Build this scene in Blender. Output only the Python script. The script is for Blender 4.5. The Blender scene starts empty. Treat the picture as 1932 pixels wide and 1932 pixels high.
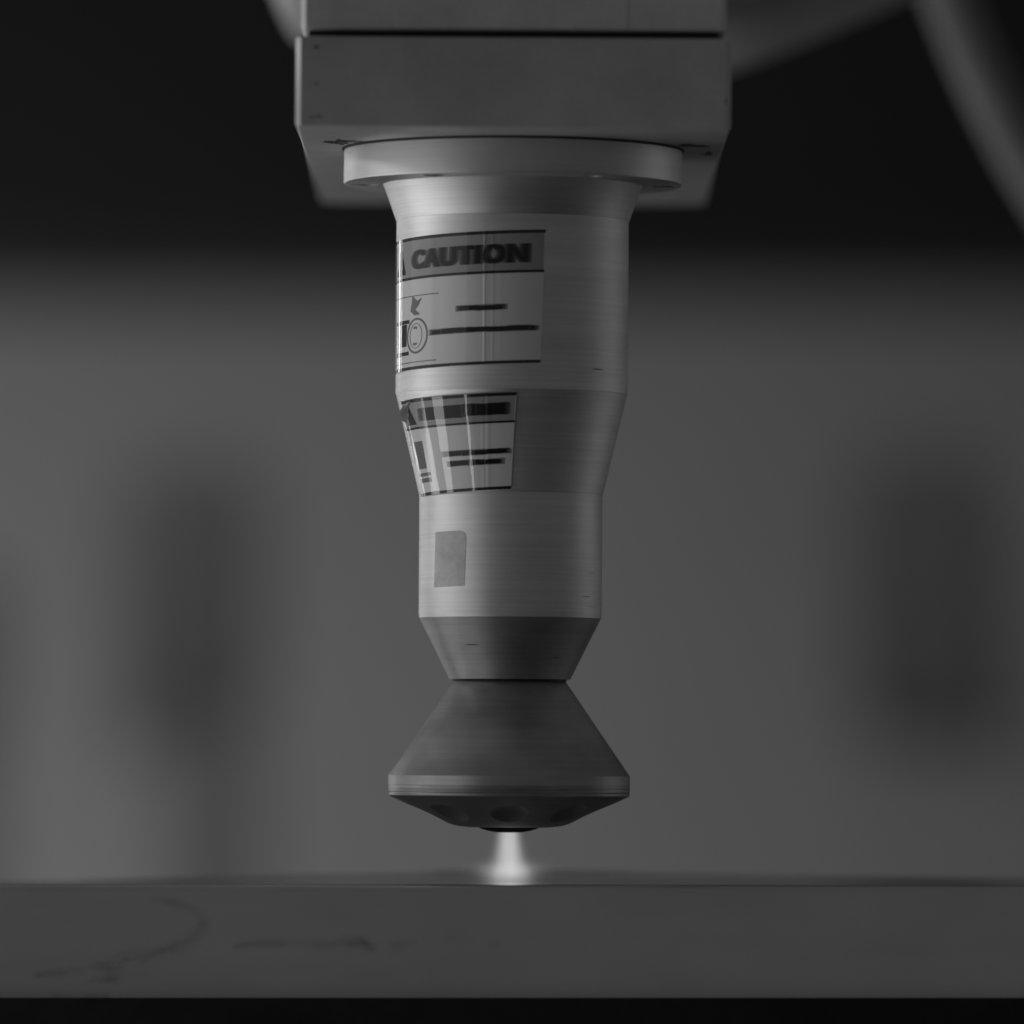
import bpy, bmesh, math, random
from mathutils import Vector, Matrix
random.seed(7)
C = bpy.context.scene.collection
R = math.radians
Q = 1.294e-4          # metres that one photo unit (1/1932 of the width) covers at the nozzle's distance
D = 1.8               # camera to nozzle axis, metres

# ------------------------------------------------------------------ camera
cam_d = bpy.data.cameras.new("camera")
cam = bpy.data.objects.new("camera", cam_d); C.objects.link(cam)
cam.location = (0, -D, 0); cam.rotation_euler = (R(90), 0, 0)
cam_d.sensor_width = 36; cam_d.lens = 36*D/0.25
cam_d.shift_y = (1430-966)/1932
cam_d.clip_start = 0.05; cam_d.clip_end = 60
cam_d.dof.use_dof = True; cam_d.dof.focus_distance = 1.787
cam_d.dof.aperture_fstop = 6.0
bpy.context.scene.camera = cam
bpy.context.scene.cycles.use_denoising = True
bpy.context.scene.cycles.sample_clamp_direct = 0
bpy.context.scene.cycles.sample_clamp_indirect = 3
bpy.context.scene.cycles.use_light_tree = True

# ------------------------------------------------------------------ world and lamps
W = bpy.data.worlds.new("World"); bpy.context.scene.world = W; W.use_nodes = True
W.node_tree.nodes["Background"].inputs[0].default_value = (1, 1, 1, 1)
W.node_tree.nodes["Background"].inputs[1].default_value = 0.07
vs = bpy.context.scene.view_settings
vs.view_transform = 'Standard'; vs.look = 'None'; vs.gamma = 1; vs.exposure = 0

def area(name, loc, target, sx, sy, power, spread=180):
    l = bpy.data.lights.new(name, 'AREA'); l.shape = 'RECTANGLE'; l.size = sx; l.size_y = sy
    l.energy = power; l.spread = R(spread)
    o = bpy.data.objects.new(name, l); C.objects.link(o); o.location = loc
    d = Vector(target) - Vector(loc)
    o.rotation_euler = d.to_track_quat('-Z', 'Y').to_euler()
    return o
MID = (0, 0, 0.06)
area("key_lamp", (-1.5, 0.25, 0.60), MID, 0.14, 0.14, 4.3)
area("side_window_lamp", (-1.1, -0.16, -0.12), MID, 1.7, 1.5, 2.3)
area("tube_lamp", (-0.66, 1.0, 0.05), MID, 0.07, 0.9, 0.75)
area("tube_lamp", (-0.83, 0.86, 0.05), MID, 0.03, 0.9, 0.3)
for az, wid, pw in ((106, 0.21, 1.05), (82, 0.2, 0.95), (48, 0.05, 0.28), (122, 0.03, 0.22)):     # low strip lamps mirrored in the film of the lower sticker
    area("low_strip_lamp", (-0.9*math.sin(R(az)), -0.9*math.cos(R(az)), -0.38), (0, 0, 0.075), wid, 0.5, pw)
area("added_fill_lamp", (1.5, 0.6, -0.15), MID, 0.8, 1.2, 0.6)  # added fill from the right, lifts the dim side of the metal
area("added_wall_lamp", (-1.5, 4.2, -0.75), (-0.35, 6.0, 0.2), 0.6, 0.6, 14)  # unseen lamp added below the view to brighten the back wall

# ------------------------------------------------------------------ materials
def mat(name, col, rough=0.5, metal=0.0, coat=0.0, spec=0.5, coat_rough=0.06):
    m = bpy.data.materials.new(name); m.use_nodes = True
    b = m.node_tree.nodes["Principled BSDF"]
    b.inputs['Base Color'].default_value = (col, col, col, 1)
    b.inputs['Roughness'].default_value = rough; b.inputs['Metallic'].default_value = metal
    b.inputs['Coat Weight'].default_value = coat; b.inputs['Coat Roughness'].default_value = coat_rough
    b.inputs['Specular IOR Level'].default_value = spec
    return m
def N(m, t, **kw):
    n = m.node_tree.nodes.new(t)
    for k, v in kw.items(): setattr(n, k, v)
    return n
def L(m, a, b): m.node_tree.links.new(a, b)
def noise_tex(m, scale_vec, scale, detail=4, rough=0.6, coord='Object'):
    tc = N(m, 'ShaderNodeTexCoord'); mp = N(m, 'ShaderNodeMapping'); mp.inputs['Scale'].default_value = scale_vec
    nz = N(m, 'ShaderNodeTexNoise'); nz.inputs['Scale'].default_value = scale; nz.inputs['Detail'].default_value = detail
    nz.inputs['Roughness'].default_value = rough
    L(m, tc.outputs[coord], mp.inputs[0]); L(m, mp.outputs[0], nz.inputs[0])
    return nz.outputs[0]
def ramp(m, src, lo, hi, a, b):
    r = N(m, 'ShaderNodeMapRange'); r.inputs[1].default_value = lo; r.inputs[2].default_value = hi
    r.inputs[3].default_value = a; r.inputs[4].default_value = b
    L(m, src, r.inputs[0]); return r.outputs[0]
def math_node(m, op, a, b):
    n = N(m, 'ShaderNodeMath', operation=op)
    for i, v in enumerate((a, b)):
        if isinstance(v, (int, float)): n.inputs[i].default_value = v
        else: L(m, v, n.inputs[i])
    return n.outputs[0]

def turned_metal(name, col, rough, marks=0.10, bump=0.25, blot=0.12):
    """turned aluminium: fine rings round the axis, faint wipe marks"""
    m = mat(name, col, rough, 0.85)
    b = m.node_tree.nodes["Principled BSDF"]
    fine = noise_tex(m, (14, 14, 1600), 1.0, 5, 0.75)
    broad = noise_tex(m, (30, 30, 260), 1.0, 4, 0.6)
    blots = noise_tex(m, (50, 50, 90), 1.0, 3, 0.5)
    f = math_node(m, 'MULTIPLY', ramp(m, fine, 0.3, 0.7, 1-marks, 1+marks*0.6), ramp(m, broad, 0.3, 0.7, 1-marks, 1.0))
    f = math_node(m, 'MULTIPLY', f, ramp(m, blots, 0.3, 0.7, 1-blot, 1.0))
    c = math_node(m, 'MULTIPLY', f, col)
    L(m, c, b.inputs['Base Color'])
    L(m, ramp(m, blots, 0.3, 0.75, rough*0.92, rough*1.12), b.inputs['Roughness'])
    bp = N(m, 'ShaderNodeBump'); bp.inputs['Strength'].default_value = bump; bp.inputs['Distance'].default_value = 0.00004
    L(m, fine, bp.inputs['Height']); L(m, bp.outputs[0], b.inputs['Normal'])
    return m
M_barrel = turned_metal("turned_aluminium", 0.78, 0.48)
M_tip = turned_metal("turned_nozzle_metal", 0.52, 0.46, marks=0.09, blot=0.35)
M_face = turned_metal("dark_nozzle_metal", 0.19, 0.62, marks=0.15, blot=0.3)  # darker metal for the underside of the tip
M_rim = turned_metal('streaked_rim_metal', 0.5, 0.42, marks=0.55, blot=0.3)
M_flange = turned_metal("flange_metal", 0.72, 0.45, marks=0.06)

def painted(name, col, rough, metal=0.0, amt=0.12, sc=60, spec=0.5):
    m = mat(name, col, rough, metal, spec=spec)
    b = m.node_tree.nodes["Principled BSDF"]
    n1 = noise_tex(m, (1, 1, 1), sc, 5, 0.6); n2 = noise_tex(m, (1, 1, 1), sc*14, 2, 0.5)
    f = math_node(m, 'MULTIPLY', ramp(m, n1, 0.3, 0.7, 1-amt, 1+amt), ramp(m, n2, 0.3, 0.7, 1-amt*0.3, 1+amt*0.3))
    L(m, math_node(m, 'MULTIPLY', f, col), b.inputs['Base Color'])
    bp = N(m, 'ShaderNodeBump'); bp.inputs['Strength'].default_value = 0.15; bp.inputs['Distance'].default_value = 0.0001
    L(m, n2, bp.inputs['Height']); L(m, bp.outputs[0], b.inputs['Normal'])
    return m
M_block = painted("anodised_block", 0.47, 0.5, 0.25)
M_house = painted("anodised_housing", 0.58, 0.5, 0.25)
M_arm = painted("arm_paint", 0.42, 0.55, 0.0)
M_black = mat("gap_shade_black", 0.012, 0.6)  # black that paints shade into gaps and the recess
M_void = mat("burnt_orifice", 0.004, 0.9, spec=0.03)
M_hole = mat("dark_steel", 0.06, 0.5, 0.6)
M_chip = mat('worn_spot', 0.14, 0.5, 0.2)
M_oil = mat("dried_oil", 0.03, 0.55)
M_hose = painted("hose_rubber", 0.2, 0.5)
M_table = painted("black_table", 0.012, 0.6, amt=0.5, sc=25, spec=0.25)
M_wall = painted("wall_paint", 0.42, 0.8, amt=0.05, sc=2)
M_dark = painted("dark_enamel", 0.032, 0.7, amt=0.1, sc=5, spec=0.1)
M_mid2 = painted("cabinet_enamel_dark", 0.44, 0.6, amt=0.1, sc=5)
M_pale = painted("pale_enamel", 0.9, 0.6, amt=0.05, sc=5)
M_mid = painted("cabinet_enamel", 0.76, 0.6, amt=0.1, sc=5)

def label_mat(name, col):
    m = mat(name, col, 0.5, 0.0, spec=0.15, coat=1.0, coat_rough=0.03)
    b = m.node_tree.nodes["Principled BSDF"]
    # film ripples run down the label
    n1 = noise_tex(m, (420, 420, 12), 1.0, 2, 0.5)
    bp = N(m, 'ShaderNodeBump'); bp.inputs['Strength'].default_value = 0.12; bp.inputs['Distance'].default_value = 0.0002
    L(m, n1, bp.inputs['Height']); L(m, bp.outputs[0], b.inputs['Coat Normal'])
    L(m, bp.outputs[0], b.inputs['Normal'])
    return m
M_white = label_mat("label_white_film", 0.72)
M_head = label_mat("label_header_film", 0.34)
M_ink = label_mat("label_ink", 0.012)
M_soft = label_mat("label_grey_ink", 0.16)
M_soft1 = label_mat("print_bleed_pale", 0.12); M_soft2 = label_mat("print_bleed_dark", 0.05)
M_b1 = label_mat("print_bleed_light", 0.26); M_b2 = label_mat("print_bleed_middle", 0.09)
M_edge = label_mat("label_edge", 0.02)
M_patch = painted("matte_sticker", 0.62, 0.6, amt=0.2, sc=160)

# ------------------------------------------------------------------ helpers
def link(name, me, m, parent=None, smooth=None):
    o = bpy.data.objects.new(name, me); C.objects.link(o)
    if m: me.materials.append(m)
    if parent: o.parent = parent
    return o
def thing(name, label, cat, loc=(0, 0, 0)):
    o = bpy.data.objects.new(name, None); C.objects.link(o); o.location = loc; o.empty_display_size = 0.01
    o['label'] = label; o['category'] = cat
    return o
def sharpen(bm, ang=28):
    for f in bm.faces: f.smooth = True
    for e in bm.edges:
        if len(e.link_faces) == 2 and e.calc_face_angle(0) > R(ang): e.smooth = False
def from_bm(name, bm, m, parent=None, sharp=28):
    bmesh.ops.recalc_face_normals(bm, faces=bm.faces)
    sharpen(bm, sharp)
    me = bpy.data.meshes.new(name); bm.to_mesh(me); bm.free()
    return link(name, me, m, parent)
def lathe_bm(prof, seg=160):
    """closed solid of revolution; prof = [(r, z)] from top to bottom"""
    bm = bmesh.new(); rings = []
    for r, z in prof:
        if r < 1e-7: rings.append([bm.verts.new((0, 0, z))])
        else: rings.append([bm.verts.new((r*math.sin(2*math.pi*k/seg), -r*math.cos(2*math.pi*k/seg), z)) for k in range(seg)])
    for a, b in zip(rings, rings[1:]):
        for k in range(seg):
            k2 = (k+1) % seg
            if len(a) == 1 and len(b) == 1: continue
            if len(a) == 1: bm.faces.new((a[0], b[k], b[k2]))
            elif len(b) == 1: bm.faces.new((a[k], b[0], a[k2]))
            else: bm.faces.new((a[k], b[k], b[k2], a[k2]))
    return bm
def box_bm(x0, x1, y0, y1, z0, z1, bev=0, seg=3):
    bm = bmesh.new(); bmesh.ops.create_cube(bm, size=1)
    for v in bm.verts:
        v.co = Vector((x0 if v.co.x < 0 else x1, y0 if v.co.y < 0 else y1, z0 if v.co.z < 0 else z1))
    if bev: bmesh.ops.bevel(bm, geom=bm.edges[:], offset=bev, segments=seg, profile=0.5, affect='EDGES')
    return bm
def boolean_cut(o, cutters):
    """cut holes, keep only the resulting mesh"""
    bm = bmesh.new()
    for c in cutters: bm.from_mesh(c); bpy.data.meshes.remove(c)
    cm = bpy.data.meshes.new('cut'); bm.to_mesh(cm); bm.free()
    co = bpy.data.objects.new('cut', cm); C.objects.link(co); co.matrix_world = o.matrix_world
    bpy.context.view_layer.update(); co.matrix_world = o.matrix_world.copy()
    md = o.modifiers.new('cut', 'BOOLEAN'); md.operation = 'DIFFERENCE'; md.object = co; md.solver = 'EXACT'
    bpy.context.view_layer.update()
    dg = bpy.context.evaluated_depsgraph_get()
    nm = bpy.data.meshes.new_from_object(o.evaluated_get(dg))
    o.modifiers.clear(); o.data = nm
    bpy.data.objects.remove(co)

# ------------------------------------------------------------------ setting: wall, floor, table
def structure(name, bm, m):
    o = from_bm(name, bm, m); o['kind'] = 'structure'; return o
structure('back_wall', box_bm(-3.5, 3.5, 6.0, 6.2, -1.2, 3.0), M_wall)
structure('floor', box_bm(-3.5, 3.5, -3, 6.0, -1.3, -1.204), M_dark)
structure('table', box_bm(-0.25, 0.25, -0.0385, 0.30, -0.16, -0.05756, 0.0004, 2), M_table)

# background things far out of focus
def P(X, Y, d):       # photo position to a place at distance d from the camera
    k = Q*d/D
    return ((X-966)*k, (1430-Y)*k)

# added for the dark upper background: wide duct
t = thing('upper_dark_slab', 'dark wide duct added to darken the upper background, far out of focus', 'slab', (0, 5.0, 0.53))
slab = box_bm(-2.6, 2.6, -0.25, 0.25, -0.1, 1.3, 0.05)
from_bm('slab_body', slab, M_dark, t)
def upright(label, X0, X1, Y0, Y1, d, m, pX0=None, pX1=None):
    """dark machine upright with a paler side panel and a paler base"""
    x0, zt = P(X0, Y0, d); x1, zb = P(X1, Y1, d)
    t = thing('machine_upright', label, 'machine upright', ((x0+x1)/2, d-D, zb))
    t['group'] = 'out of focus machine uprights in the background'
    w = (x1-x0)/2; h = zt-zb; c = (x0+x1)/2
    from_bm('cabinet_body', box_bm(-w, w, 0, 0.25, 0, h, 0.03), m, t)
    from_bm('cabinet_base', box_bm(-w*0.9, w*0.9, 0.03, 0.22, -1.2-zb, -0.002, 0.004), M_pale, t)
    if pX0 is not None:
        a, b = P(pX0, 0, d)[0]-c, P(pX1, 0, d)[0]-c
        from_bm('side_panel', box_bm(a, b, 0.05, 0.2, -0.02, h*0.96, 0.01), M_pale, t)
    return t
upright('dark blurred upright in the background left of the nozzle', 300, 490, 850, 1370, 5.4, M_mid, 215, 298)
upright('darkest blurred upright in the background right of the nozzle', 1625, 1900, 840, 1400, 5.3, M_mid2, 1902, 2080)
upright('faint blurred upright cut off by the left edge of the picture', -200, -35, 1050, 1450, 5.4, M_pale)

# ------------------------------------------------------------------ workpiece
def interp(pts, x):
    if x <= pts[0][0]: return pts[0][1]
    for (a, b), (c, d) in zip(pts, pts[1:]):
        if x <= c:
            s = (x-a)/(c-a); s = s*s*(3-2*s)
            return b+(d-b)*s
    return pts[-1][1]
CREST = [(-900, 1663), (0, 1661), (200, 1657), (400, 1652), (600, 1648), (750, 1646), (840, 1641), (966, 1639),
         (1100, 1641), (1300, 1646), (1500, 1650), (1700, 1653), (1932, 1656), (2900, 1660)]
YF = -0.035; YC = 0.07
def seg_dist(p, a, b):
    ax, ay = a; bx, by = b; px, py = p
    dx, dy = bx-ax, by-ay; L2 = dx*dx+dy*dy
    s = max(0, min(1, ((px-ax)*dx+(py-ay)*dy)/L2))
    return math.hypot(px-ax-s*dx, py-ay-s*dy), s
STROKES = [  # (points in photo units, half width start, half width end, strength)
    ([(285, 1695), (330, 1702), (370, 1718), (386, 1738), (372, 1765), (345, 1783), (320, 1792)], 4, 9, 0.35),
    ([(330, 1786), (290, 1800), (250, 1812)], 5, 9, 0.5),
    ([(268, 1815), (245, 1812), (215, 1820), (180, 1825)], 11, 8, 0.9),
    ([(180, 1825), (130, 1833), (70, 1841)], 7, 4, 0.6),
    ([(215, 1843), (190, 1847), (170, 1850)], 8, 5, 0.6),
    ([(100, 1884), (160, 1878), (200, 1880)], 5, 5, 0.5),
    ([(445, 1787), (480, 1780), (540, 1781), (620, 1783), (670, 1777)], 4, 6, 0.45),
    ([(655, 1776), (682, 1778), (700, 1788)], 7, 6, 0.8),
    ([(745, 1786), (782, 1778)], 6, 4, 0.45),
    ([(845, 1773), (890, 1773)], 5, 4, 0.2), ([(925, 1780), (940, 1781)], 4, 4, 0.25)]
def stain(X, Y):
    s = 0
    for pts, w0, w1, st in STROKES:
        n = len(pts)-1
        for i in range(n):
            d, u = seg_dist((X, Y), pts[i], pts[i+1])
            w = 1.5*(w0+(w1-w0)*(i+u)/n)
            s = max(s, 0.9*st*math.exp(-(d/w)**2))
    return s
def build_workpiece():
    t = thing('workpiece', 'long grey metal block with smudged front face lying on the black table', 'metal block', (0, 0.03, -0.05756))
    inv = Vector((0, 0.03, -0.05756))
    verts = []; vals = []; faces = []
    xs = []
    X = -900
    while X < 2900:
        xs.append(X); X += 5 if -60 < X < 1100 else 25
    zb = -0.05756+0.0001
    kf = Q*(D+YF)/D
    def ftop(X):           # top front arris
        Y = 1668+4*(X/1932)**1.0 if X > 0 else 1668
        return (1430-Y)*kf
    rows = []
    nf = 46
    prof_cache = []
    for X in xs:
        x = (X-966)*kf; zt = ftop(X)
        zc = (1430-interp(CREST, X))*Q*(D+YC)/D
        prof = []
        for i in range(nf):
            z = zb+(zt-0.002-zb)*i/(nf-1)
            prof.append((YF, z))
        for a in (12, 25, 38, 50, 62, 75, 90):
            prof.append((YF+0.002*(1-math.cos(R(a))), zt-0.002+0.002*math.sin(R(a))))
        for i in range(1, 15):
            u = i/14; prof.append((YF+0.002+(YC-YF-0.002)*u, zt+(zc-zt)*u**1.15))
        for i in range(1, 9):
            u = i/8; prof.append((YC+0.08*u, zc-0.010*u*u))
        prof.append((YC+0.08, zb))
        row = []
        for (y, z) in prof:
            row.append(len(verts)); verts.append(Vector((x, y, z))-inv)
            Yp = 1430-z/kf
            vals.append(stain(X, Yp) if abs(y-YF) < 1e-4 else 0)
        rows.append(row)
    for a, b in zip(rows, rows[1:]):
        n = len(a)
        for i in range(n): faces.append((a[i], b[i], b[(i+1) % n], a[(i+1) % n]))
    faces.append(tuple(reversed(rows[0]))); faces.append(tuple(rows[-1]))
    me = bpy.data.meshes.new('block_body'); me.from_pydata([tuple(v) for v in verts], [], faces)
    at = me.attributes.new('stain', 'FLOAT', 'POINT')
    for i, v in enumerate(vals): at.data[i].value = v
    bm = bmesh.new(); bm.from_mesh(me); bmesh.ops.recalc_face_normals(bm, faces=bm.faces); sharpen(bm, 50); bm.to_mesh(me); bm.free()
    m = mat('workpiece_metal', 0.5, 0.4, 0.5)
    b = m.node_tree.nodes["Principled BSDF"]
    a = N(m, 'ShaderNodeAttribute', attribute_name='stain')
    n1 = noise_tex(m, (1, 1, 2.0), 45, 6, 0.7); n2 = noise_tex(m, (1, 1, 3), 22, 4, 0.6)
    s = math_node(m, 'MULTIPLY', a.outputs['Fac'], ramp(m, n1, 0.38, 0.62, 0.1, 1.25))
    s = ramp(m, s, 0, 1, 1, 0.3)
    f = math_node(m, 'MULTIPLY', s, ramp(m, n2, 0.3, 0.7, 0.93, 1.05))
    L(m, math_node(m, 'MULTIPLY', f, 0.56), b.inputs['Base Color'])
    b.inputs['Roughness'].default_value = 0.13
    link('block_body', me, m, t)
    return t
build_workpiece()

# ------------------------------------------------------------------ the nozzle head (one thing)
TIPY = 1572
head = thing('industrial_nozzle', 'brushed metal industrial nozzle with caution sticker, bolted under a square block', 'nozzle',
             ((960-966)*Q, 0, (1430-TIPY)*Q))
head.rotation_euler = (0, R(0.36), 0)
def hz(Y): return (TIPY-Y)*Q
def lathe(name, prof, m, parent=head, seg=160, sharp=28):
    return from_bm(name, lathe_bm([(r*Q, hz(Y)) for r, Y in prof], seg), m, parent, sharp)

# mounting block
cx = 0.0
zb = 0.1485-head.location.z; zt = 0.1697-head.location.z; hw = 0.0513; YB = -0.064
def block_outline(hw, y0, y1, c, rr, n=10):
    pts = [(-hw+c, y0), (hw-c, y0), (hw, y0+c)]
    for k in range(n+1):
        a = math.pi/2*k/n; pts.append((hw-rr+rr*math.cos(a), y1-rr+rr*math.sin(a)))
    for k in range(n+1):
        a = math.pi/2*k/n; pts.append((-hw+rr-rr*math.sin(a), y1-rr+rr*math.cos(a)))
    pts.append((-hw, y0+c))
    return pts
def prism_bm(pts, z0, z1, bev=0):
    bm = bmesh.new()
    a = [bm.verts.new((x, y, z0)) for x, y in pts]; b = [bm.verts.new((x, y, z1)) for x, y in pts]
    n = len(pts); top = bm.faces.new(b); bot = bm.faces.new(list(reversed(a)))
    for k in range(n): bm.faces.new((a[k], a[(k+1) % n], b[(k+1) % n], b[k]))
    if bev: bmesh.ops.bevel(bm, geom=[e for e in list(top.edges)+list(bot.edges)], offset=bev, segments=2, profile=0.5, affect='EDGES')
    return bm
block = from_bm('mounting_block', prism_bm(block_outline(hw, YB, 0.177, 0.0012, 0.006), zb, zt, 0.0006), M_block, head, 35)
# upper housing behind a thin shadow gap
house = from_bm('housing', prism_bm(block_outline(hw-0.0011, YB+0.0012, 0.15, 0.0012, 0.006), zt+0.0018, zt+0.05, 0.0009), M_house, head, 35)
from_bm('gap_shade_fill', box_bm(-hw+0.003, hw-0.003, YB+0.0045, 0.14, zt+0.0001, zt+0.0017), M_black, head)  # black filler, paints the shadow line between block and housing
xa, _ = P(745, 0, D+YB); xb, _ = P(1184, 0, D+YB)
cv = []
for k in range(25):
    u = k/24; x = (xa+(xb-xa)*u); cv.append((x-head.location.x-0.0012, YB+0.0012-0.0002*math.sin(math.pi*min(1, max(0, u)))**0.6-0.00015))
cv = [(cv[0][0], YB+0.0013)]+cv+[(cv[-1][0], YB+0.0013)]
from_bm('cover_plate', prism_bm(cv, zt+0.0022, zt+0.048), M_house, house, 35)

# robot wrist body behind
d_arm = 2.06
out = [(440, -180), (480, -60), (508, 5), (528, 42), (560, 66), (700, 80), (1000, 95), (1300, 104), (1390, 104), (1450, 82), (1540, 46), (1640, 2), (1780, -60), (1980, -180)]
pts = []
for X, Y in out:
    x, z = P(X, Y, d_arm); pts.append((x-head.location.x, z-head.location.z))
bm = bmesh.new()
ringA = []
for yy, sc in ((0.155, 0.93), (0.175, 0.975), (0.21, 0.995), (0.25, 1.0), (0.31, 0.99), (0.34, 0.95)):
    cxm = sum(p[0] for p in pts)/len(pts); czm = pts[0][1]+0.02
    ringA.append([bm.verts.new((cxm+(x-cxm)*sc, yy, czm+(z-czm)*sc)) for x, z in pts])
for a, b in zip(ringA, ringA[1:]):
    n = len(a)
    for k in range(n): bm.faces.new((a[k], a[(k+1) % n], b[(k+1) % n], b[k]))
bm.faces.new(ringA[0]); bm.faces.new(list(reversed(ringA[-1])))
from_bm('wrist_body', bm, M_arm, head, 40)

# oil marks and chips on the block
def blob(name, cx, cy, cz, sx, sy, plane, parent, m, n=18, jag=0.35):
    bm = bmesh.new(); vs_ = []
    for k in range(n):
        a = 2*math.pi*k/n; r = 1+random.uniform(-jag, jag)
        u, v = sx*r*math.cos(a), sy*r*math.sin(a)
        vs_.append(bm.verts.new((cx+u, cy+v, cz) if plane == 'z' else (cx+u, cy, cz+v)))
    bm.faces.new(vs_)
    r = bmesh.ops.extrude_face_region(bm, geom=bm.faces[:])
    off = Vector((0, 0, -0.00006)) if plane == 'z' else Vector((0, -0.00006, 0))
    bmesh.ops.translate(bm, vec=off, verts=[g for g in r['geom'] if isinstance(g, bmesh.types.BMVert)])
    return from_bm(name, bm, m, parent, 30)
def under(X, Y):           # point on the block's underside seen at photo position X, Y
    z = 0.1485; d = z*D/((1430-Y)*Q)
    return ((X-966)*Q*d/D-head.location.x-0.0009, d-D)
for X, Y, sx, sy in ((642, 270, 0.0022, 0.0026), (622, 270, 0.0018, 0.0012), (663, 268.5, 0.0025, 0.0010), (1296, 272, 0.0020, 0.0012), (1318, 273, 0.0022, 0.0008), (1335, 287, 0.001, 0.002)):
    x, y = under(X, Y); blob('oil_mark', x, y, zb-0.00002, sx, sy*3.2, 'z', block, M_oil)
for X, Y, sx, sy in ((595, 91, 0.0006, 0.0004), (595, 160, 0.0007, 0.00025), (601, 222, 0.0009, 0.0002), (588, 224, 0.0007, 0.00015), (1368, 190, 0.0003, 0.0005)):
    x, z = P(X, Y, D+YB); blob('paint_chip', x-head.location.x-0.0009, YB-0.00002, z-head.location.z, sx, sy, 'y', block, M_chip)

# gasket, flange with counterbored bolts
lathe('recess_shade_ring', [(0, 282.6), (323, 282.6), (323, 284.6), (0, 284.6)], M_black)  # black disc painted as the shaded recess round the flange top
flange = lathe('flange', [(0, 284.8), (317.5, 284.8), (319, 287), (319, 346), (318, 349), (315, 350.5), (0, 350.5)], M_flange)
cuts = []
ANG = [30+60*k for k in range(6)]
for a in ANG:
    bm = bmesh.new(); bmesh.ops.create_cone(bm, cap_ends=True, segments=40, radius1=26*Q, radius2=26*Q, depth=60*Q)
    bmesh.ops.translate(bm, vec=(280*Q*math.sin(R(a)), -280*Q*math.cos(R(a)), hz(352)), verts=bm.verts)
    me = bpy.data.meshes.new('c'); bm.to_mesh(me); bm.free(); cuts.append(me)
boolean_cut(flange, cuts)
for a in ANG:
    bm = lathe_bm([(0, -0.5*Q), (17*Q, -0.5*Q), (20*Q, 3*Q), (20*Q, 18*Q), (0, 18*Q)][::-1], 32)
    hexb = bmesh.new()
    bmesh.ops.translate(bm, vec=(280*Q*math.sin(R(a)), -280*Q*math.cos(R(a)), hz(322)-17.8*Q+10*Q), verts=bm.verts)
    from_bm('bolt_head', bm, M_hole, flange, 30)

# neck, barrel, taper, lower barrel
lathe('neck', [(0, 349), (247, 349), (243, 353), (220.5, 416), (219.5, 418), (0, 418)], M_barrel)
lathe('barrel', [(0, 418.2), (219, 418.2), (219, 744), (0, 744)], M_barrel)
lathe('barrel_taper', [(0, 744.2), (218.6, 744.2), (217.5, 747), (173.5, 933), (0, 933)], M_barrel)
lathe('slim_barrel', [(0, 933.2), (172.6, 933.2), (172.6, 1160), (171.5, 1166.5), (0, 1166.5)], M_barrel)
lathe('collar_cone', [(0, 1166.7), (171, 1166.7), (115.5, 1279), (114.5, 1281.5), (112, 1282), (0, 1282)], M_tip)
lathe('tip_neck', [(0, 1282.2), (107, 1282.2), (107, 1286), (0, 1286)], M_black)  # neck coloured black for the shadow in the gap above the tip
tip = lathe('nozzle_tip', [(0, 1286.2), (105, 1286.2), (107, 1287.5), (226, 1461), (228, 1463.5), (228, 1481), (0, 1481)], M_tip)
lathe('nozzle_rim', [(0, 1481.2), (227.8, 1481.2), (228, 1487), (228, 1494), (226.9, 1495.2), (227.7, 1496.5), (227.6, 1500.5), (226, 1502.3), (0, 1502.3)], M_rim)
face = lathe('nozzle_face', [(0, 1502.5), (225.5, 1502.5), (124, 1549), (112, 1554.5), (98, 1558.5), (75, 1561), (0, 1561)], M_face)
cuts = []
for k in range(8):
    a = 45*k
    bm = bmesh.new(); bmesh.ops.create_uvsphere(bm, u_segments=40, v_segments=24, radius=64*Q)
    rr = 158; Yc = 1533
    n = Vector((47, -106)).normalized()
    off = 51
    r2 = rr+n.x*off; Y2 = Yc+(-n.y)*off
    bmesh.ops.translate(bm, vec=(r2*Q*math.sin(R(a)), -r2*Q*math.cos(R(a)), hz(Y2)), verts=bm.verts)
    me = bpy.data.meshes.new('c'); bm.to_mesh(me); bm.free(); cuts.append(me)
boolean_cut(face, cuts)
lathe('orifice_dome', [(0, 1561.2), (58, 1561.2), (52, 1564), (40, 1567.5), (26, 1570), (22, 1570.5), (20, 1568), (0, 1568)], M_void, face)

# ------------------------------------------------------------------ labels wrapped on the metal
class Surf:
    """maps label coordinates (arc u, height Y, photo units) to the turned surface"""
    def __init__(s, rfun, slope, lift, wrinkle): s.rfun = rfun; s.slope = slope; s.lift = lift; s.wr = wrinkle; s.tilt = 0
    def co(s, u, Y, h=0):
        Y2 = Y - math.tan(s.tilt)*u
        u2 = u + math.tan(s.tilt)*(Y-s.Yref)*-1
        r = s.rfun(Y2)
        Y2 = 1430-(1430-Y2)*(1-r*Q/D)
        th = u2/s.r0
        rr = r+s.lift+h+s.wr(th, Y2)
        return Vector((rr*Q*math.sin(th), -rr*Q*math.cos(th), hz(Y2)))
def wr1(th, Y):
    w = 0
    for c, wd, a in ((-0.235, 0.008, 0.9), (-0.165, 0.007, 0.6), (-0.10, 0.012, 0.15), (-1.20, 0.02, 0.8), (-1.36, 0.03, 1.2), (-0.75, 0.05, 0.5)):
        w += a*math.exp(-((th-c)/wd)**2)
    return w
def wr2(th, Y):
    w = 0; s = (Y-745)/190
    for c, wd, a in ((-1.25, 0.04, 1.2), (-0.98, 0.03, 0.35), (-0.62, 0.03, 0.3), (-0.20, 0.02, 0.8), (-0.25, 0.012, 0.4)):
        w += a*(1-0.35*s)*math.exp(-((th-c+0.04*s)/wd)**2)
    return w
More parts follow.
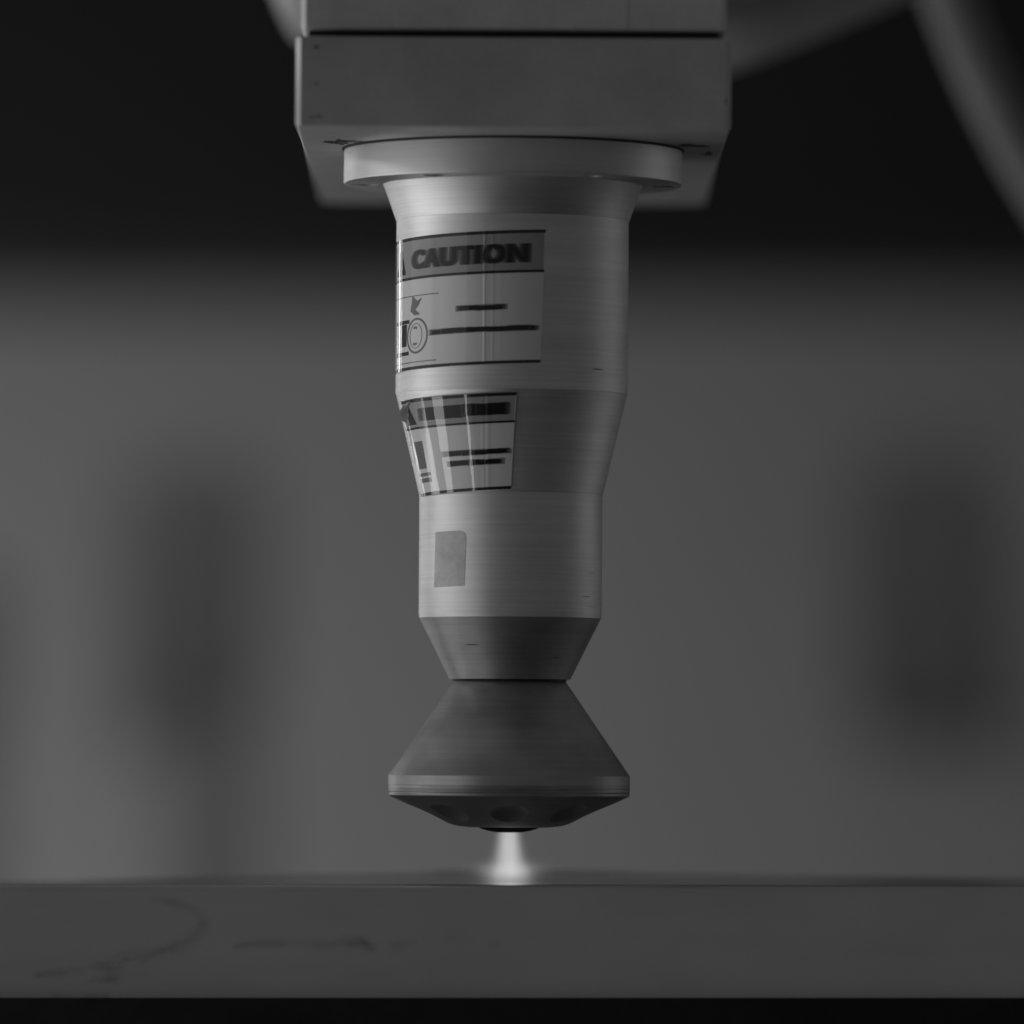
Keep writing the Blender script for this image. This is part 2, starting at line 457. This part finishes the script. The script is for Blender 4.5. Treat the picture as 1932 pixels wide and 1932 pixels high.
S1 = Surf(lambda Y: 219, 0, 0.7, wr1); S1.r0 = 219; S1.tilt = R(2.0); S1.Yref = 560
S2 = Surf(lambda Y: 217.5-(Y-747)*44/186, 0, 0.9, wr2); S2.r0 = 200; S2.tilt = R(2.6); S2.Yref = 840
S3 = Surf(lambda Y: 172.6, 0, 0.5, lambda th, Y: 0); S3.r0 = 172.6; S3.tilt = R(2.0); S3.Yref = 1050

def wrap(name, bm, S, h, m, parent, step=4.0, thick=0.35):
    """flat bmesh in (u, Y) -> cut into strips -> wrapped, with thickness"""
    us = [v.co.x for v in bm.verts]; Ys = [v.co.y for v in bm.verts]
    u = math.floor(min(us)/step)*step
    while u < max(us):
        bmesh.ops.bisect_plane(bm, geom=bm.verts[:]+bm.edges[:]+bm.faces[:], plane_co=(u, 0, 0), plane_no=(1, 0, 0)); u += step
    if max(Ys)-min(Ys) > 40:
        y = min(Ys)+20
        while y < max(Ys):
            bmesh.ops.bisect_plane(bm, geom=bm.verts[:]+bm.edges[:]+bm.faces[:], plane_co=(0, y, 0), plane_no=(0, 1, 0)); y += 20
    bmesh.ops.recalc_face_normals(bm, faces=bm.faces)
    r = bmesh.ops.extrude_face_region(bm, geom=bm.faces[:])
    top = set(g for g in r['geom'] if isinstance(g, bmesh.types.BMVert))
    for v in bm.verts:
        v.co = S.co(v.co.x, v.co.y, h if v in top else h-thick)
    return from_bm(name, bm, m, parent, 50)
def poly(pts_list):
    bm = bmesh.new()
    for pts in pts_list:
        bm.faces.new([bm.verts.new((u, y, 0)) for u, y in pts])
    return bm
def rect(u0, u1, y0, y1): return [(u0, y0), (u1, y0), (u1, y1), (u0, y1)]
def ring(cu, cy, ru, ry, w, a0=0, a1=360, n=40):
    out = []
    for k in range(n):
        a, b = R(a0+(a1-a0)*k/n), R(a0+(a1-a0)*(k+1)/n)
        out.append([(cu+ru*math.cos(a), cy+ry*math.sin(a)), (cu+ru*math.cos(b), cy+ry*math.sin(b)),
                    (cu+(ru-w)*math.cos(b), cy+(ry-w)*math.sin(b)), (cu+(ru-w)*math.cos(a), cy+(ry-w)*math.sin(a))])
    return out
def text_bm(txt, u0, u1, y0, y1, bold=0.022):
    cu = bpy.data.curves.new('t', 'FONT'); cu.body = txt; cu.size = 1; cu.offset = bold; cu.resolution_u = 4; cu.space_character = 1.08
    o = bpy.data.objects.new('t', cu); C.objects.link(o)
    bpy.context.view_layer.update()
    me = bpy.data.meshes.new_from_object(o.evaluated_get(bpy.context.evaluated_depsgraph_get()))
    bpy.data.objects.remove(o); bpy.data.curves.remove(cu)
    bm = bmesh.new(); bm.from_mesh(me); bpy.data.meshes.remove(me)
    bmesh.ops.remove_doubles(bm, verts=bm.verts, dist=1e-5)
    xs = [v.co.x for v in bm.verts]; ys = [v.co.y for v in bm.verts]
    ax, bx, ay, by = min(xs), max(xs), min(ys), max(ys)
    for v in bm.verts:
        v.co = Vector((u0+(v.co.x-ax)/(bx-ax)*(u1-u0), y1+(v.co.y-ay)/(by-ay)*(y0-y1), 0))
    return bm
def wt(name, pl, S, h, m, parent, step=4): return wrap(name, poly(pl), S, h, m, parent, step)

# label one, on the barrel.  u = arc from the front line; Y heights are those at the front line
U0, U1 = -352, 58
lab = wt('caution_label', [rect(U0, U1, 434, 685)], S1, 0, M_white, head, 1.5)
lab['label'] = 'large glossy caution sticker round the upper barrel'
wt('label_header', [rect(U0+2, U1-2, 437, 512)], S1, 0.3, M_head, lab, 1.5)
wt('border_line', [rect(U0, U1, 434, 440)], S1, 0.6, M_edge, lab, 2)
wt('border_line', [rect(U0, U1, 509.5, 514.5)], S1, 0.6, M_ink, lab, 2)
wt('border_line', [rect(U0, U1, 680, 685.5)], S1, 0.6, M_edge, lab, 2)
for k, (du, mm) in enumerate(((-7, M_soft1), (7, M_soft1), (-3.5, M_soft2), (3.5, M_soft2))):
    wrap('print_bleed', text_bm('CAUTION', -224+du, 26+du, 459, 496, 0.045), S1, 0.36+0.06*k, mm, lab, 6, 0.05)
wrap('caution_text', text_bm('CAUTION', -224, 26, 459, 496, 0.04), S1, 0.62, M_ink, lab, 3)
wt('warning_triangle', [[(-274, 444), (-250, 503), (-298, 503)]], S1, 0.6, M_ink, lab, 2)
wt('thin_line', [rect(-330, -148, 545, 546.6)], S1, 0.5, M_soft, lab, 2)
wt('thin_line', [rect(-330, -148, 671, 672.6)], S1, 0.5, M_soft, lab, 2)
wt('pictogram', [[(-222, 545), (-206, 556), (-192, 551), (-203, 566), (-212, 572), (-196, 582), (-214, 583), (-228, 574), (-224, 560)]], S1, 0.6, M_soft, lab, 2)
wt('pictogram', [rect(-300, -232, 590, 597), rect(-262, -242, 598, 640), rect(-300, -232, 650, 657)], S1, 0.6, M_ink, lab, 2)
wt('ring_symbol', ring(-206, 622, 34, 34, 4)+ring(-210, 622, 13, 18, 4, 60, 120, 8)+ring(-210, 622, 13, 18, 4, 240, 300, 8)+ring(-208, 622, 20, 24, 1.2), S1, 0.5, M_soft, lab, 2)
def print_row(name, u0, u1, y0, y1, S, h, m, parent, seed, head=False):
    """a line of small illegible print that has bled into an uneven bar"""
    rnd = random.Random(seed)
    out = None
    for k, (ext, dy, mm) in enumerate(((9, 0.8, M_soft1 if head else M_b1), (5, 0.4, M_soft2 if head else M_b2), (0, 0, m))):
        pl = []; u = u0-ext
        while u < u1+ext-1:
            w = min(rnd.uniform(14, 60), u1+ext-u)
            a = y0-dy+rnd.choice((0, 0.8, 1.6)); b = y1+dy-rnd.choice((0, 0.6, 1.4))
            pl.append(rect(u, u+w, a, b)); u += w+(rnd.choice((0, 0, 2.5)) if k == 2 else 0)
        o = wt(name if k == 2 else 'print_bleed', pl, S, h-0.16+0.08*k, mm, parent, 3)
    return o
print_row('print_line', -100, -17, 573, 583, S1, 0.6, M_ink, lab, 1)
print_row('print_line', -160, 44, 614, 624, S1, 0.6, M_ink, lab, 2)

# label two, on the taper
lab2 = wt('warning_label', [rect(-258, 4, 740, 922)], S2, 0, M_white, head, 1.5)
lab2['label'] = 'smaller wrinkled glossy sticker on the tapering part'
wt('label_header', [rect(-256, 2, 743, 794)], S2, 0.3, M_head, lab2, 1.5)
wt('border_line', [rect(-258, 4, 740, 746)], S2, 0.6, M_edge, lab2, 2)
wt('border_line', [rect(-258, 4, 793, 797)], S2, 0.6, M_ink, lab2, 2)
wt('border_line', [rect(-258, 4, 917, 922.5)], S2, 0.6, M_edge, lab2, 2)
wt('warning_triangle', [[(-228, 750), (-208, 788), (-246, 788)]], S2, 0.6, M_ink, lab2, 2)
print_row('print_line', -190, -96, 759, 783, S2, 0.6, M_ink, lab2, 5, True)
print_row('print_line', -84, -14, 758, 781, S2, 0.6, M_ink, lab2, 9, True)
wt('pictogram', [rect(-236, -190, 880, 886), rect(-232, -200, 820, 872), rect(-236, -190, 890, 898)], S2, 0.6, M_soft, lab2, 2)
print_row('print_line', -140, -8, 845, 855, S2, 0.6, M_ink, lab2, 6)
print_row('print_line', -128, -20, 864, 874, S2, 0.6, M_ink, lab2, 7)
# lifted corner of label two
fl = bmesh.new()
a = [S2.co(-252, 750, 0.5), S2.co(-250, 782, 0.5), S2.co(-215, 742, 0.5)]
p = S2.co(-262, 770, 0.5)+Vector((-14*Q, -8*Q, 0))
vv = [fl.verts.new(v) for v in (a[2], a[0], p, a[1])]
vb = [fl.verts.new(v+Vector((0, -0.00012, 0))) for v in (a[2], a[0], p, a[1])]
fl.faces.new(vv); fl.faces.new(list(reversed(vb)))
for k in range(4): fl.faces.new((vv[k], vv[(k+1) % 4], vb[(k+1) % 4], vb[k]))
from_bm('lifted_corner', fl, M_soft1, lab2, 50)

# small plain sticker on the lower barrel
pp = [(-170, 999), (-112, 999), (-104, 1001), (-99, 1006), (-97, 1014), (-97, 1104), (-170, 1104)]
pp = [((u+170)*1.07-166, y-2) for u, y in pp]
pt = wt('plain_label', [pp], S3, 0, M_patch, head, 3)
pt['label'] = 'small plain grey sticker with one rounded corner'

# small scratches and scuffs in the metal
M_scr = mat("scratch_dark", 0.12, 0.5, 0.5)
S4 = Surf(lambda Y: 171-(Y-1166.7)*55.5/112.3, 0, 0.12, lambda th, Y: 0); S4.r0 = 150; S4.tilt = 0; S4.Yref = 1220
S1b = Surf(lambda Y: 219, 0, 0.12, lambda th, Y: 0); S1b.r0 = 219; S1b.tilt = 0; S1b.Yref = 600
S3b = Surf(lambda Y: 172.6, 0, 0.12, lambda th, Y: 0); S3b.r0 = 172.6; S3b.tilt = 0; S3b.Yref = 1050
for S, u0, u1, Y, hgt in ((S4, -94, -62, 1217, 1.6), (S4, 96, 118, 1240, 0.9), (S1b, 163, 196, 692, 2.6), (S3b, 150, 185, 1123, 1.2), (S3b, 168, 200, 1078, 0.8), (S3b, 170, 210, 1142, 1.0)):
    wt('scratch', [[(u0, Y), ((u0*2+u1)/3, Y-hgt/2), (u1, Y-0.2), (u1, Y+0.2), ((u0+u1*2)/3, Y+hgt/2)]], S, 0.14, M_scr, head, 4)

# ------------------------------------------------------------------ hose
def tube_bm(pts, r, seg=24):
    bm = bmesh.new(); rings = []
    for i, p in enumerate(pts):
        t = (pts[min(i+1, len(pts)-1)]-pts[max(i-1, 0)]).normalized()
        u = t.cross(Vector((0, 1, 0))).normalized(); v = t.cross(u)
        rings.append([bm.verts.new(p+r*(u*math.cos(2*math.pi*k/seg)+v*math.sin(2*math.pi*k/seg))) for k in range(seg)])
    for a, b in zip(rings, rings[1:]):
        for k in range(seg): bm.faces.new((a[k], a[(k+1) % seg], b[(k+1) % seg], b[k]))
    bm.faces.new(rings[0]); bm.faces.new(list(reversed(rings[-1])))
    return bm
hp = [(1720, -260), (1745, -140), (1790, -10), (1838, 110), (1895, 230), (1960, 345), (2040, 460), (2140, 560), (2260, 640)]
def cat(p0, p1, p2, p3, t):
    return 0.5*((2*p1)+(-p0+p2)*t+(2*p0-5*p1+4*p2-p3)*t*t+(-p0+3*p1-3*p2+p3)*t**3)
hw_pts = []
V = [Vector((P(X, Y, 2.28)[0], 2.28-D, P(X, Y, 2.28)[1])) for X, Y in hp]
for i in range(len(V)-1):
    for s in range(6):
        hw_pts.append(cat(V[max(i-1, 0)], V[i], V[i+1], V[min(i+2, len(V)-1)], s/6))
hose = thing('cable_hose', 'thick grey hose hanging out of focus at the upper right', 'hose', tuple(V[-1]))
M_hose.node_tree.nodes['Principled BSDF'].inputs['Roughness'].default_value = 0.75
from_bm('hose_tube', tube_bm([v-V[-1] for v in hw_pts], 0.0078), M_hose, hose, 40)

# ------------------------------------------------------------------ glowing jet between tip and block
def build_jet():
    t = thing('glowing_jet', 'bright white flaring jet between the nozzle tip and the metal block', 'jet', ((960-966)*Q, 0, (1430-1658)*Q))
    H = (1658-1569)*Q
    bm = lathe_bm([(0, H), (30*Q, H), (75*Q, H*0.5), (110*Q, H*0.2), (110*Q, -0.003), (0, -0.003)], 48)
    o = from_bm('jet_plume', bm, None, t, 30)
    m = bpy.data.materials.new('jet_glow'); m.use_nodes = True
    nt = m.node_tree; nt.nodes.remove(nt.nodes["Principled BSDF"])
    tc = N(m, 'ShaderNodeTexCoord'); sp = N(m, 'ShaderNodeSeparateXYZ'); L(m, tc.outputs['Object'], sp.inputs[0])
    r = math_node(m, 'SQRT', math_node(m, 'ADD', math_node(m, 'MULTIPLY', sp.outputs[0], sp.outputs[0]), math_node(m, 'MULTIPLY', sp.outputs[1], sp.outputs[1])), 0)
    hN = math_node(m, 'DIVIDE', sp.outputs[2], H)       # 0 at block, 1 at tip
    inv = math_node(m, 'SUBTRACT', 1.0, hN)
    # radius of the plume at this height
    w = math_node(m, 'ADD', 15*Q, math_node(m, 'ADD', math_node(m, 'MULTIPLY', inv, 11*Q), math_node(m, 'MULTIPLY', math_node(m, 'POWER', inv, 6.0), 7*Q)))
    q = math_node(m, 'DIVIDE', r, w)
    g = math_node(m, 'EXPONENT', math_node(m, 'MULTIPLY', math_node(m, 'POWER', q, 2.3), -1.0), 0)
    nz = noise_tex(m, (1, 1, 0.35), 330, 3, 0.6)
    g = math_node(m, 'MULTIPLY', g, ramp(m, nz, 0.3, 0.7, 0.7, 1.3))
    g = math_node(m, 'DIVIDE', g, math_node(m, 'DIVIDE', w, 20*Q))
    g = math_node(m, 'MULTIPLY', g, ramp(m, sp.outputs[2], 0, 15*Q, 0.5, 1.0))
    # wider faint flare where the jet meets the block
    q2 = math_node(m, 'ADD', math_node(m, 'POWER', math_node(m, 'DIVIDE', r, 44*Q), 2.0), math_node(m, 'POWER', math_node(m, 'DIVIDE', math_node(m, 'ABSOLUTE', math_node(m, 'SUBTRACT', sp.outputs[2], 15*Q), 0), 14*Q), 2.0))
    g2 = math_node(m, 'MULTIPLY', math_node(m, 'EXPONENT', math_node(m, 'MULTIPLY', q2, -1.0), 0), math_node(m, 'MULTIPLY', ramp(m, nz, 0.3, 0.7, 0.6, 1.4), 0.17))
    g = math_node(m, 'ADD', g, g2)
    em = N(m, 'ShaderNodeEmission'); L(m, math_node(m, 'MULTIPLY', g, 180.0), em.inputs['Strength'])
    ab = N(m, 'ShaderNodeVolumeAbsorption'); ab.inputs[0].default_value = (0.5, 0.5, 0.5, 1)
    L(m, math_node(m, 'MULTIPLY', g, 500.0), ab.inputs['Density'])
    ad = N(m, 'ShaderNodeAddShader'); L(m, em.outputs[0], ad.inputs[0]); L(m, ab.outputs[0], ad.inputs[1])
    L(m, ad.outputs[0], nt.nodes['Material Output'].inputs['Volume'])
    o.data.materials.append(m)
build_jet()
